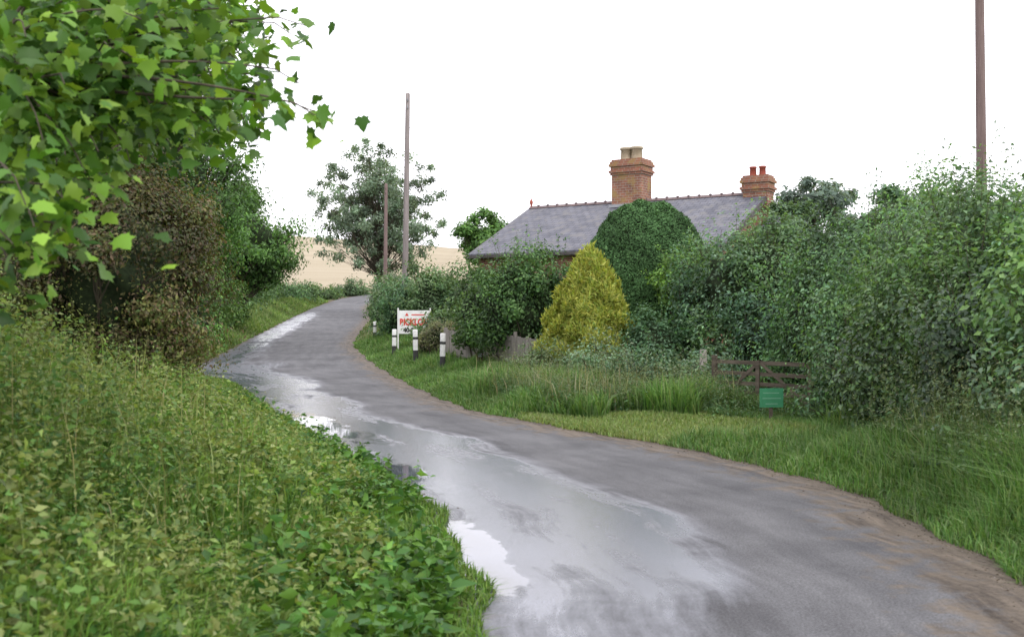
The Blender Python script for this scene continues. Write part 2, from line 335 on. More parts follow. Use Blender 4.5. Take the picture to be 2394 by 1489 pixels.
mesh_obj('road',np.stack([X,Y,Z],-1).reshape(-1,3),F,m,attrs=dict(dlm=(dlm+0*X).ravel(),drm=(drm+0*X).ravel(),along=Y.ravel(),wet=wet.ravel(),pud=pud.ravel()),smooth=True)
bmc=np.array([[1,0,0],[0,1,0],[-1,0,0],[0,-1,0],[0,0,.6],[0,0,-.6]],float);bmf=np.array([[0,1,4],[1,2,4],[2,3,4],[3,0,4],[1,0,5],[2,1,5],[3,2,5],[0,3,5]])
n=6500;y=6*(45/6)**rng.random(n);d=np.abs(rng.normal(0,.2,n))-.25*rng.random(n);x=xR(y)-d
n_l=700;yl=9.5*(30/9.5)**rng.random(n_l);xl=xL(yl)+np.abs(rng.normal(0,.1,n_l));x=np.concatenate([x,xl]);y=np.concatenate([y,yl]);n=len(x)
pos=np.stack([x,y,base(y)+.013],1);V,F,C=inst((bmc,bmf),pos,frames(rng.normal(0,.3,(n,3))+[0,0,1],rng.normal(0,1,(n,3))),.003+.011*rng.random(n)**4,palette(n,[(.15,.125,.095),(.09,.07,.05),(.18,.16,.14),(.07,.055,.04)]))
mesh_obj('roadside_gravel',V,F,foliage('stone_and_clod',0,.9,.1),col=C)
# ------------------------------------------------------------------ palettes
G_GRASS=[(.11,.22,.035),(.15,.27,.05),(.07,.16,.03),(.20,.28,.08)]
G_LIME=[(.16,.28,.045),(.22,.32,.07),(.08,.18,.03),(.27,.31,.11)]
G_SYC=[(.09,.22,.02),(.16,.31,.03),(.04,.11,.018),(.21,.35,.04),(.06,.15,.02)]
G_MID=[(.07,.16,.04),(.10,.21,.05),(.045,.11,.035)]
G_BLUE=[(.08,.165,.085),(.115,.21,.11),(.055,.115,.06),(.15,.235,.14)]  # greens shifted bluish, haze over the right-hand shrubs put into the colour
G_DARK=[(.03,.075,.025),(.05,.11,.035),(.02,.05,.02)]
G_BROWN=[(.12,.085,.045),(.09,.09,.03),(.14,.095,.06),(.07,.09,.025),(.16,.17,.05),(.07,.12,.03)]
def logy(n,a,b): return a*(b/a)**rng.random(n)
# ------------------------------------------------------------------ left verge
sets=[]
n=130000;y=logy(n,2.2,30);d=-.12+7*rng.random(n)**1.35;x=xL(y)-d
k=(x>-.52*y-1)&~((y>26)&(d>2));x,y,d=x[k],y[k],d[k]
q=pn(x,y,1.6,.4)
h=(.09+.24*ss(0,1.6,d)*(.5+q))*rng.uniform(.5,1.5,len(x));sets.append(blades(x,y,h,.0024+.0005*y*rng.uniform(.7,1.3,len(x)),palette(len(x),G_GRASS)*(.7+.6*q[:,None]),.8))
n=1500;y=logy(n,3.4,22);d=.6+7*rng.random(n);x=xL(y)-d;h=rng.uniform(.5,1.1,n)*ss(.2,2.5,d)+.15
sets.append(blades(x,y,h,.002+.0004*y,palette(n,[(.26,.30,.12),(.20,.28,.09),(.32,.30,.16)]),.45))
mesh=joinsets(sets);mesh_obj('verge_grass',mesh[0],mesh[1],M_grass,col=mesh[2])
sets=[]
def ok(x,y,d): return (x>-.52*y-1)&~((y>24)&(d>1.5))
n=11500;y=logy(n,2.6,26);d=.5+7*rng.random(n)**.9;x=xL(y)-d;q=pn(x,y,1.1,1.3);k=ok(x,y,d)&(rng.random(n)<-.1+1.3*q);x,y,d,q=x[k],y[k],d[k],q[k]
h=np.clip(.10+.27*d,0,1.15)*rng.uniform(.5,1.25,len(x))*(.55+.8*q);sets.append(weeds(x,y,h,22,.095,G_LIME,(.28,.31,.12),T=T_PT,pvar=.28,tumble=.85))
n=6500;y=logy(n,2.6,26);d=.4+7*rng.random(n);x=xL(y)-d;q=pn(x,y,.9,4.3);k=ok(x,y,d)&(rng.random(n)<1.3*q);x,y,d,q=x[k],y[k],d[k],q[k]
h=np.clip(.12+.26*d,0,1.05)*rng.uniform(.5,1.3,len(x))*(.6+.6*q);sets.append(weeds(x,y,h,24,.085,[(.08,.19,.035),(.12,.24,.045),(.045,.12,.03)],(.2,.28,.1),T=T_PT,pvar=.28,tumble=.8))
n=1700;y=logy(n,4,22);d=.9+6.5*rng.random(n);x=xL(y)-d;q=pn(x,y,.9,4.);k=q>.45;x,y,d=x[k],y[k],d[k]
h=np.clip(.3+.28*d,0,1.3)*rng.uniform(.8,1.25,len(x));sets.append(weeds(x,y,h,46,.05,[(.20,.30,.08),(.28,.33,.12),(.16,.26,.05)],(.36,.33,.15),T=T_NW,tlo=.35,droop=.4,tumble=.8))
n=4600;y=logy(n,3,24);d=.10+4.8*rng.random(n);x=xL(y)-d;q=pn(x,y,1.4,2.5);k=q>.40;x,y=x[k],y[k];h=rng.uniform(.10,.4,len(x));sets.append(weeds(x,y,h,10,.14,[(.08,.19,.03),(.12,.24,.04),(.045,.13,.028)],tumble=.7,pvar=.25))
mesh=joinsets(sets);mesh_obj('nettles_and_weeds',mesh[0],mesh[1],M_leaf,col=mesh[2])
# ------------------------------------------------------------------ right verge
sets=[]
n=180000;y=logy(n,6,62);d=rng.random(n)**1.1*4.6;x=xR(y)+d-.08;q=pn(x,y,1.5,.9)
sh=(y>14.6+.5*np.sin(d*3))&(y<18.6+.5*np.sin(d*4))
hr=.50*(1-.62*ss(11.5,13,y))
h=np.where(y<14.8,.12+hr*ss(0,1.3,d)*(.5+q),.10+np.where(y>25.5,.20,.36)*ss(0,1.4,d)*(.5+q))*rng.uniform(.45,1.35,n)
h=np.where(sh,np.where(d>3.2,.16,.05+.07*q+.05*rng.random(n)),h)
col=palette(n,[(.10,.21,.05),(.14,.255,.075),(.06,.15,.035),(.20,.27,.12)])*(.7+.6*q[:,None])
yel=palette(n,[(.20,.28,.09),(.27,.31,.14),(.14,.24,.06)]);col=np.where((sh&(d<3.2))[:,None],yel,col)
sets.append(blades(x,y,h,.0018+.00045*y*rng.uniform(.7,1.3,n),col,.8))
n=3500;y=logy(n,6.5,26);d=.6+3.5*rng.random(n);x=xR(y)+d;h=rng.uniform(.4,.95,n);k=~((y>11.8)&(y<19.))&(d>.5+h*.5)
sets.append(blades(x[k],y[k],h[k],.002+.0004*y[k],palette(k.sum(),[(.28,.29,.17),(.20,.26,.11),(.33,.30,.2)]),.4))
mesh=joinsets(sets);mesh_obj('verge_grass',mesh[0],mesh[1],M_grass,col=mesh[2])
sets=[]
n=80000;y=rng.uniform(34,116,n);d=rng.random(n)*6.5;x=xL(y)-d-.05;q=pn(x,y,.6);h=(.15+.4*ss(0,1.5,d))*rng.uniform(.5,1.4,n)
sets.append(blades(x,y,h,.0006*y*rng.uniform(.6,1.3,n),palette(n,[(.13,.235,.06),(.18,.265,.08),(.09,.18,.045),(.24,.28,.13)])*(.7+.6*q[:,None]),.5))
n=30000;y=rng.uniform(50,118,n);d=rng.random(n)*5;x=xR(y)+d;h=(.15+.5*ss(0,1.5,d))*rng.uniform(.5,1.4,n)
sets.append(blades(x,y,h,.0006*y*rng.uniform(.6,1.3,n),palette(n,[(.14,.23,.08),(.22,.27,.14),(.08,.17,.05),(.32,.30,.22)]),.5))
mesh=joinsets(sets);mesh_obj('bank_grass',mesh[0],mesh[1],M_grass,col=mesh[2])
sets=[]
W_R=[(.08,.175,.075),(.12,.23,.095),(.05,.125,.05),(.16,.25,.12)]
n=7500;y=logy(n,6.5,14.9);d=.6+2.8*rng.random(n);x=xR(y)+d;q=pn(x,y,1.2,3.);k=(y<12.1)|(x>4.75);x,y,d,q=x[k],y[k],d[k],q[k];h=(.25+.85*ss(.5,2.2,d))*rng.uniform(.5,1.2,len(x))*(.6+.7*q);sets.append(weeds(x,y,h,20,.085,W_R,(.22,.26,.15),T=T_PT,pvar=.25,tumble=.8))
n=1500;y=logy(n,6.5,12.2);d=.9+2.4*rng.random(n);x=xR(y)+d;h=rng.uniform(.6,1.4,n);sets.append(weeds(x,y,h,34,.05,[(.18,.26,.12),(.24,.28,.16),(.12,.2,.09)],(.30,.29,.2),T=T_NW,tlo=.4,droop=.3,tumble=.8))
n=3600;y=rng.uniform(18.9,25.5,n);d=.9+3.2*rng.random(n);x=xR(y)+d;q=pn(x,y,1.2,5.);h=rng.uniform(.2,.7,n)*(.5+q);sets.append(weeds(x,y,h,14,.09,W_R,(.25,.27,.17),T=T_NW))
n=420;y=rng.uniform(17.6,20.,n);x=3.3+2.2*rng.random(n);h=rng.uniform(.15,.5,n);sets.append(weeds(x,y,h,14,.08,W_R,(.25,.27,.17),T=T_NW))
n=450;y=rng.uniform(19,25,n);d=1.2+3*rng.random(n);x=xR(y)+d;h=rng.uniform(.6,1.15,n);sets.append(weeds(x,y,h,30,.055,[(.2,.27,.14),(.26,.29,.18)],(.33,.31,.22),T=T_NW,tlo=.4,droop=.3))
mesh=joinsets(sets);mesh_obj('nettles_and_weeds',mesh[0],mesh[1],M_leaf,col=mesh[2])
# ------------------------------------------------------------------ right-hand garden planting
e=empty('clipped_yew_bush');c=np.array([3.55,28.5,2.55]);r=np.array([1.62,1.62,2.28])
n=80000;d=rdir(n,-.9)
def sq(d): return d*(1/(np.abs(d[:,0])**2.2+np.abs(d[:,1])**2.2+np.abs(d[:,2])**2.2)**(1/2.2))[:,None]
f=1+.02*np.sin(d[:,0]*9)*np.sin(d[:,2]*11+d[:,1]*7)+.012*np.sin(d[:,2]*23+d[:,0]*19)
pos=c+sq(d)*r*(f*(1-np.abs(rng.normal(0,.02,n))))[:,None]
V,F,C=inst(T_PT,pos,frames(d+rng.normal(0,.5,(n,3)),rng.normal(0,1,(n,3))+[0,0,1]),rng.uniform(.04,.09,n),palette(n,[(.065,.14,.05),(.09,.18,.065),(.05,.11,.04)],.2)*(.8+.4*pn(pos[:,0]*2,pos[:,2]*2,1.3))[:,None])
mesh_obj('foliage',V,F,M_leafdull,col=C,parent=e)
mesh_obj('inner_filler',sq(ICV)*r*.95+c,ICF,M_core,parent=e,smooth=True)
v,f=tube([(np.array([[3.5,28.5,0.],[3.5,28.5,1.2]]),np.array([.16,.13]))],8);mesh_obj('trunk',v,f,M_bark,parent=e)
e=empty('golden_conifer');cx0,cy0=1.82,25.3;g0=.2;hh=3.02
n=56000;t=rng.random(n)**1.2;az=rng.uniform(0,2*np.pi,n)
prof=lambda t:1.36*np.clip(1-t,0,1)**.6*np.clip(.8+t*1.2,0,1)
rr_=prof(t)*(1+.11*np.sin(az*5+t*9)+.09*np.sin(az*11-t*17)+.06*np.sin(t*34+az*3))*(1-np.abs(rng.normal(0,.09,n)))
pos=np.stack([cx0+rr_*np.cos(az),cy0+rr_*np.sin(az),g0+t*hh*(1+.03*rng.normal(size=n))],1)
dirs=np.stack([np.cos(az)*.8,np.sin(az)*.8,np.ones(n)],1)+rng.normal(0,.45,(n,3))
V,F,C=inst(T_NW,pos,frames(np.stack([np.cos(az),np.sin(az),np.zeros(n)],1)+rng.normal(0,.6,(n,3)),dirs),rng.uniform(.06,.17,n),palette(n,[(.40,.42,.08),(.32,.39,.07),(.24,.34,.06),(.47,.47,.11)],.15))
mesh_obj('foliage',V,F,M_leaf,col=C,parent=e)
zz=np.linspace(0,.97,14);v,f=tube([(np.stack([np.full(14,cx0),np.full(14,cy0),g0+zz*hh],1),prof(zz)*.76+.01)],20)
mesh_obj('inner_filler',v,f,noisy('conifer_inside',(.05,.06,.015),(.14,.15,.03),8),parent=e,smooth=True)
shrub('laurel_bush',[(.15,30.5,3.95,1.35,1.2,1.9),(-1.0,32,3.0,.8,.8,1.3),(1.25,31,3.6,.9,.9,1.7)],.09,G_MID+[(.05,.12,.04),(.13,.24,.08)],T=T_OV,dens=800,shoots=12,bvar=.1)
shrub('garden_shrub',[(3.2,24.2,1.95,.75,.7,.9),(3.9,25,1.7,.6,.6,.8)],.085,[(.11,.205,.10),(.15,.25,.13),(.06,.13,.06)],dens=1000,shoots=6,bvar=.1)
shrub('elder_bush',[(4.9,24,3.9,1.1,1.1,1.5),(4.3,25,3.2,.8,.9,1.2),(5.7,23.7,3.95,.9,1.0,1.4),(6.5,23.5,3.3,1.0,1.1,1.3),(5.4,22.8,2.4,1.0,.8,1.2),(4.4,23.2,1.7,.7,.6,.9),(6.1,22.3,2.9,.8,.8,1.2)],.10,G_BLUE+[(.1,.21,.06)],dens=560,lump=.34,shoots=16,bvar=.16,kcore=.5)
shrub('lilac_bush',[(4.2,26.5,3.5,.8,.8,.9)],.10,[(.14,.27,.05),(.18,.32,.06),(.1,.21,.05)],dens=900,shoots=8)
shrub('bramble_thicket',[(.7,24.3,1.1,.9,.8,.9),(1.7,22.8,1.2,1.0,.9,1.0),(2.7,21.8,1.12,1.0,.9,1.0),(3.2,20.7,.9,.8,.8,.9),(2.2,24,1.25,1.3,.8,1.0),(4.1,22.2,1.0,.8,.8,.9)],.08,[(.11,.19,.10),(.15,.25,.14),(.065,.13,.055),(.21,.27,.17)],dens=1200,lump=.34,nl=34,shoots=16,bvar=.12)
shrub('garden_shrub',[(-3.3,45,4.2,1.3,1.2,2.0),(-2.2,44,3.4,1.1,1.,1.6),(-1.35,40.8,4.0,1.0,.9,1.9),(0.,39.5,4.0,1.0,.9,1.9),(-4.6,47,3.6,1.2,1.,1.5),(-2.6,39,2.2,1.0,.8,1.0)],.13,[(.09,.18,.07),(.13,.24,.09),(.06,.13,.05),(.18,.27,.14)],dens=480,shoots=10,bvar=.16)
shrub('garden_shrub',[(-6.2,56,4.0,1.3,1.3,1.9),(-7.0,62,4.1,1.2,1.2,1.5),(-4.8,57,3.9,1.4,1.3,1.8),(-5.2,49,2.6,.9,.9,1.1),(-9.4,84,5.6,1.5,1.5,2.0)],.16,[(.11,.20,.09),(.16,.26,.13),(.07,.14,.06),(.24,.28,.2)],dens=300,shoots=8,bvar=.14)
tree('apple_tree',-1.3,52,5.7,1.7,.17,[(.10,.22,.05),(.14,.27,.06),(.07,.16,.04)],nl=36,nleaf=11000,trunk=.1,rz=1.9,limbk=.6)
shrub('field_maple_hedge',[(6.3,19.0,3.6,1.2,1.3,1.9),(5.6,20.5,2.9,.9,1.0,1.7),(6.2,17.0,3.1,1.1,1.2,1.7),(7.2,16.6,3.95,1.1,1.2,1.9),(5.4,17.0,2.2,.8,1.0,1.3),(6.3,14.6,3.6,1.1,1.2,1.9),(5.25,14.6,2.0,.85,1.0,1.3),(6.7,12.6,3.35,1.2,1.2,1.9),(5.5,12.6,2.3,.9,1.1,1.3),(6.6,10.6,3.6,1.3,1.4,1.9),(5.5,10.4,2.0,.9,1.1,1.3),(6.6,8.4,3.2,1.3,1.4,1.9),(7.9,20,4.2,1.2,1.2,2)],.078,G_BLUE+[(.08,.18,.055),(.12,.23,.065)],dens=1150,lump=.42,nl=26,kcore=.5,shoots=24,lumpvar=.36,bvar=.15)
shrub('elm_bush',[(5.7,13.5,2.75,.9,1.0,1.0),(5.7,11.2,2.7,.8,1.0,.9),(5.4,15.8,2.7,.6,.7,.8)],.085,[(.14,.26,.08),(.18,.31,.10),(.09,.20,.06)],dens=800,lump=.45,core=False,shoots=14,bvar=.1)
tree('ash_sapling',12.3,44,7.0,1.9,.2,[(.13,.19,.15),(.17,.23,.18),(.10,.15,.12)],nl=40,nleaf=9000,trunk=.09,limbk=.4)
tree('ash_sapling',11.6,32,5.6,2.1,.15,G_BLUE,nl=40,nleaf=16000,trunk=.09,core=True)
tree('ash_sapling',10.2,29,5.2,1.8,.14,G_BLUE,nl=40,nleaf=14000,trunk=.09,core=True)
tree('ash_sapling',7.9,30.5,4.9,1.6,.13,[(.10,.18,.09),(.14,.23,.12),(.07,.13,.07)],nl=40,nleaf=15000,trunk=.08,core=True)
tree('ash_sapling',8.9,25.5,4.3,1.6,.12,G_BLUE,nl=36,nleaf=14000,trunk=.08,core=True)
tree('ash_sapling',9.6,21,4.5,1.5,.12,G_BLUE,nl=30,nleaf=12000,trunk=.08,core=True)
shrub('honeysuckle_on_fence',[(-2.35,35.0,1.68,.6,.5,.5),(-1.7,34.4,1.62,.5,.4,.42),(-1.1,33.6,1.48,.5,.4,.4),(-2.85,36.2,1.45,.4,.5,.5)],.075,[(.16,.19,.08),(.22,.24,.12),(.11,.14,.055),(.19,.16,.11)],dens=1500,lump=.36)
# ------------------------------------------------------------------ left-hand trees
tree('hawthorn_tree',-6.1,16.2,4.1,1.75,.065,G_BROWN,nl=90,nleaf=85000,lump=.34,trunk=.12,rz=2.1,core=True,rmin=.5,lv=.35)
shrub('hawthorn_bush',[(-8.5,17,3.6,1.8,1.6,1.8),(-7.4,14,2.3,1.3,1.2,1.3),(-8.7,19,3.2,1.6,1.6,1.6),(-10,21,4.,2,2,2.2),(-7.9,21,3.2,1.5,1.4,1.7)],.085,G_DARK,dens=500,shoots=8,bvar=.1)
tree('oak_tree',-8.7,19.5,9.8,3.6,.12,G_MID+[(.14,.27,.05),(.04,.09,.03)],nl=120,nleaf=80000,trunk=.25,rz=4.4,core=True,rmin=.45,kcore=.5,lv=.35)
tree('oak_tree',-11.3,25,9.4,3.9,.16,G_MID+G_DARK,nl=90,nleaf=40000,trunk=.28,rz=4.3,core=True,rmin=.5)
tree('oak_tree',-15.8,46,11.4,4.7,.18,[(.07,.16,.035),(.10,.21,.04),(.05,.11,.03)],nl=120,nleaf=70000,trunk=.3,rz=5.4,core=True,rmin=.5,lv=.35)
tree('oak_tree',-15.2,58,8.3,3.9,.19,[(.08,.17,.04),(.11,.22,.05),(.05,.12,.03)],nl=100,nleaf=42000,trunk=.25,rz=3.8,core=True,rmin=.5,lv=.35)
shrub('hazel_bush',[(-13.4,43,4.6,1.9,1.8,2.1),(-11.6,38.5,3.2,1.2,1.2,1.6),(-14.7,50,4.4,1.8,1.8,2.2),(-15.2,55,3.9,1.7,1.8,1.7)],.14,[(.10,.20,.05),(.14,.26,.06),(.06,.14,.035)],dens=380,shoots=10,bvar=.1)
bl=[(-20.2,70,4.6),(-21,77,4.9),(-21.8,84,5.0),(-22.6,91,5.2),(-23,98,5.5),(-23.3,105,5.8),(-23,112,6.1),(-22,119,6.4),(-19,126,6.9),(-14,131,7.3),(-8,135,7.6),(-2,138,7.7),(5,140,7.8),(-19.0,63,4.2)]
blobs=[(x,y,float(H(x,y))+1.6,3.2,2.6 if y>118 else 4.,1.6) for x,y,z in bl]
shrub('hedgerow',blobs,.26,[(.09,.17,.065),(.13,.22,.09),(.055,.12,.045)],dens=100,lump=.3,nl=30,bvar=.1)
tree('ash_tree',-11.2,90,14.6,6.2,.24,[(.17,.25,.17),(.23,.30,.21),(.12,.18,.115)],nl=320,nleaf=36000,trunk=.26,rz=6.3,rmin=.25,lump=.105,flat=.8,limbk=.3,qmin=.3,lv=.3)  # leaf colours paled to imitate distance haze and glare
# ------------------------------------------------------------------ near sycamore
e=empty('sycamore_tree')
tw=[];tx,ty=-5.4,7.6;g=float(H(tx,ty))
P=bez((tx,ty,g-.3),(tx+.3,ty+.2,8.5),.2,14);tw.append((P,np.linspace(.26,.1,14)))
HB=np.array([(-3.7,6.3,3.7),(-3.1,7.4,3.2),(-3.3,8.8,4.5),(-2.7,6.6,3.9),(-2.5,5.4,2.9),(-4.2,9.6,3.6),(-2.9,5.2,2.3),(-2.3,7.2,4.0),(-3.9,11,5.6)])
for hb in HB:
    a=P[int(np.clip((hb[2]-.8)/8*13,3,11))];b=bez(a,hb,.15,10,.25);tw.append((b,np.linspace(.06,.022,10)))
T0=[(765,262,5.0),(735,235,5.0),(700,172,5.4),(715,40,6),(680,60,6.2),(640,170,6),(600,60,6.5),(570,130,6),(560,215,6.2),(500,260,6.5),(430,120,6),(350,220,5.5),(250,80,5),(150,170,4.6),(60,60,4.6),(200,380,5),(100,300,4.6),(60,450,4.3),(140,520,4.4),(30,540,4.2),(300,270,6),(450,40,7),(580,300,8),(520,330,8.5),(90,180,5),(330,20,5),(560,20,6),(20,600,4.4),(80,500,4.2),(20,380,4.2),(150,440,4.6),(230,330,5)]
tips=[((px-1197)*Y/2527,Y,1.7+(750-py)*Y/2527) for px,py,Y in T0]
for _ in range(240):
    Y=rng.uniform(5.2,12);q=rng.uniform(-.52,-.245);zz=rng.uniform(.08,.34)
    if zz<.10+(q+.47)*.36: continue
    tips.append((q*Y,Y,1.7+zz*Y))
pos=[];nn=[];ddr=[];cm=[]
for ti,tp in enumerate(tips):
    tp=np.array(tp);a=HB[np.argmin(np.linalg.norm(HB-tp,axis=1)+(HB[:,0]>tp[0])*1.)];b=bez(a,tp,.14,12,.12);b[-1]-=[0,0,.05]
    tw.append((b,np.linspace(.012,.003,12)))
    m_=46 if ti>=8 else 26
    s=rng.beta(2.2,1.0,m_);idx=s*11;i0=np.clip(idx.astype(int),0,10);q=b[i0]+(b[i0+1]-b[i0])*(idx-i0)[:,None]
    spread=(.03+.15*(1-np.abs(s-.7))[:,None])*(1. if ti>=8 else .6)
    q=q+rng.normal(0,1,(m_,3))*spread*[1,1,.7]-[0,0,.04]
    pos.append(q);nn.append(rng.normal(0,.6,(m_,3))+[0.1,-.3,.7]);ddr.append(rng.normal(0,.7,(m_,3))+[.5,-.1,-.55]);cm.append(np.full(m_,rng.uniform(.55,1.15)))
pos=np.concatenate(pos);nn=np.concatenate(nn);ddr=np.concatenate(ddr);n=len(pos);cm=np.concatenate(cm)
V,F,C=inst(T_MP,pos,frames(nn,ddr),rng.uniform(.045,.105,n),palette(n,G_SYC,.22)*cm[:,None])
mesh_obj('foliage',V,F,M_leaf,col=C,parent=e)
v,f=tube(tw,7);mesh_obj('trunk_and_limbs',v,f,M_bark,parent=e,smooth=True)
# ------------------------------------------------------------------ box/quad mesh helper
class MB:
    def __init__(s): s.V=[];s.F=[];s.M=[];s.UV=[]
    def quad(s,p,mi=0,uv=None):
        o=len(s.V);s.V+= [tuple(q) for q in p];s.F.append(list(range(o,o+len(p))));s.M.append(mi)
        a=Vector(p[0]);u=(Vector(p[1])-a).normalized();nrm=u.cross(Vector(p[-1])-a).normalized();w=nrm.cross(u)
        s.UV+=[((Vector(q)-a).dot(u),(Vector(q)-a).dot(w)) for q in p]
    def box(s,x0,x1,y0,y1,z0,z1,mi=0,tp=0):
        a=[(x0,y0,z0),(x1,y0,z0),(x1,y1,z0),(x0,y1,z0)];b=[(x0+tp,y0+tp,z1),(x1-tp,y0+tp,z1),(x1-tp,y1-tp,z1),(x0+tp,y1-tp,z1)]
        for i in range(4):
            j=(i+1)%4;s.quad([a[i],a[j],b[j],b[i]],mi)
        s.quad([b[0],b[1],b[2],b[3]],mi);s.quad([a[3],a[2],a[1],a[0]],mi)
    def obj(s,name,mats,parent=None):
        me=bpy.data.meshes.new(name);me.from_pydata(s.V,[],s.F)
        for m in (mats if isinstance(mats,list) else [mats]): me.materials.append(m)
        me.polygons.foreach_set('material_index',s.M)
        u=me.uv_layers.new(name='UVMap');u.data.foreach_set('uv',np.array(s.UV,np.float32).ravel())
        o=bpy.data.objects.new(name,me);LINK(o)
        if parent: o.parent=parent
        return o
def brickmat(name,c1,c2,mortar,w,h,msize,rough=.85,stain=None,off=.5,bump=.4):
    m,nt,ns,lk,p=newmat(name);tc=N(nt,'ShaderNodeTexCoord')
    b=N(nt,'ShaderNodeTexBrick',Scale=1.,Color1=(*c1,1),Color2=(*c2,1),Mortar=(*mortar,1));b.offset=off
    b.inputs['Mortar Size'].default_value=msize;b.inputs['Brick Width'].default_value=w;b.inputs['Row Height'].default_value=h
    lk.new(tc.outputs['UV'],b.inputs[0])
    n=N(nt,'ShaderNodeTexNoise',Scale=1.4,Detail=8.,Roughness=.7);lk.new(tc.outputs['UV'],n.inputs[0])
    r=ramp(nt,n.outputs[0],(.55,.55,.58),(1.35,1.3,1.25),.3,.72)
    x=N(nt,'ShaderNodeMixRGB',blend_type='MULTIPLY',Fac=1.);lk.new(b.outputs[0],x.inputs[1]);lk.new(r,x.inputs[2]);out=x.outputs[0]
    if stain:
        n2=N(nt,'ShaderNodeTexNoise',Scale=2.6,Detail=6.);lk.new(tc.outputs['Object'],n2.inputs[0])
        f=ramp(nt,n2.outputs[0],(0,0,0),(.8,.8,.8),.52,.66);y=N(nt,'ShaderNodeMixRGB',Color2=(*stain,1));lk.new(f,y.inputs[0]);lk.new(out,y.inputs[1]);out=y.outputs[0]
    lk.new(out,p.inputs['Base Color']);p.inputs['Roughness'].default_value=rough;p.inputs['Specular IOR Level'].default_value=.3
    bp=N(nt,'ShaderNodeBump',Strength=bump,Distance=.01,invert=True);lk.new(b.outputs['Fac'],bp.inputs['Height']);lk.new(bp.outputs[0],p.inputs['Normal'])
    return m
M_brick=brickmat('red_brick',(.27,.11,.075),(.20,.08,.055),(.30,.25,.2),.225,.075,.008)
M_brick2=brickmat('chimney_brick',(.28,.12,.075),(.19,.085,.06),(.30,.25,.2),.25,.10,.012,stain=(.28,.19,.07))
M_slate=brickmat('slate',(.125,.13,.155),(.09,.095,.12),(.04,.04,.05),.3,.24,.012,rough=.6,stain=(.14,.135,.135),bump=.8)
M_ridge=noisy('ridge_tile',(.08,.065,.07),(.19,.13,.12),4)
M_white=noisy('white_paint',(.6,.6,.58),(.8,.8,.78),3,.6,.1);M_dkpaint=noisy('dark_gutter_paint',(.035,.03,.03),(.09,.08,.075),3,.6,.1)
M_pot=noisy('buff_pot',(.30,.25,.17),(.45,.38,.28),4);M_potr=noisy('terracotta_pot',(.24,.06,.045),(.34,.09,.06),4)
M_lead=noisy('lead_flashing',(.22,.23,.25),(.34,.35,.37),4)
m,nt,ns,lk,p=newmat('window_glass');p.inputs['Base Color'].default_value=(.02,.025,.03,1);p.inputs['Roughness'].default_value=.08;M_glass=m
# ------------------------------------------------------------------ house
hs=empty('brick_house',(.78,46,0),math.atan2(-.527,.85))
Lh=10.4;zr=6.5;ze=4.28;wv=4.7;gw=.2
w=MB();wy=4.35;x0,x1=.25,Lh-.25;zw=4.36
for sy in (-1,1):
    pts=[(x0,sy*wy,gw),(x1,sy*wy,gw),(x1,sy*wy,zw),(x0,sy*wy,zw)];w.quad(pts if sy<0 else pts[::-1])
for xx in (x0,x1):
    pts=[(xx,wy,gw),(xx,-wy,gw),(xx,-wy,zw),(xx,0,zr-.1),(xx,wy,zw)];w.quad(pts if xx==x0 else pts[::-1])
w.obj('walls',M_brick,hs)
r_=MB();th=.07
for sy in (-1,1):
    q=[(0,sy*wv,ze),(Lh,sy*wv,ze),(Lh,0,zr),(0,0,zr)]
    r_.quad(q if sy<0 else [q[1],q[0],q[3],q[2]])
    lo=[(a,b,c_-th) for a,b,c_ in q];r_.quad([lo[3],lo[2],lo[1],lo[0]] if sy<0 else lo)
    r_.quad([(0,sy*wv,ze-th),(Lh,sy*wv,ze-th),(Lh,sy*wv,ze),(0,sy*wv,ze)])
    for xx in (0,Lh): r_.quad([(xx,sy*wv,ze-th),(xx,0,zr-th),(xx,0,zr),(xx,sy*wv,ze)])
r_.obj('roof',M_slate,hs)
t_=MB()
for sy in (-1,1):
    a=sy*(wv+.01);b=sy*(wv+.11)
    t_.box(-.02,Lh+.02,min(a,b),max(a,b),ze-.17,ze-.06,0)
    for xx in (-.05,Lh+.005):
        A_=[(xx,sy*wv,ze-.2),(xx,0,zr-.2),(xx,0,zr-.01),(xx,sy*wv,ze-.01)]
        B_=[(a_+.045,b_,c_) for a_,b_,c_ in A_]
        t_.quad(A_);t_.quad(B_[::-1]);t_.quad([A_[0],B_[0],B_[1],A_[1]]);t_.quad([A_[3],A_[2],B_[2],B_[3]])
t_.obj('gutters_and_bargeboards',M_dkpaint,hs)
rt=MB()
for k in range(23):
    a=k*.4525
    A_=[(a,-.16,zr-.05),(a+.44,-.16,zr-.05),(a+.44,0,zr+.06),(a,0,zr+.06)];rt.quad(A_)
    rt.quad([(x_,-y_,z_) for x_,y_,z_ in A_][::-1]);rt.quad([(a,-.16,zr-.05),(a,0,zr+.06),(a,.16,zr-.05)])
    rt.box(a+.36,a+.45,-.05,.05,zr+.045,zr+.10,0,.01)
rt.obj('ridge_tiles',M_ridge,hs)
v,f=tube([(np.array([[.05,0,zr],[.05,0,zr+.12],[.05,0,zr+.2],[.05,0,zr+.28],[.05,0,zr+.34],[.05,0,zr+.42]]),np.array([.05,.04,.08,.07,.03,.008]))],8);mesh_obj('finial',v,f,M_potr,parent=hs)
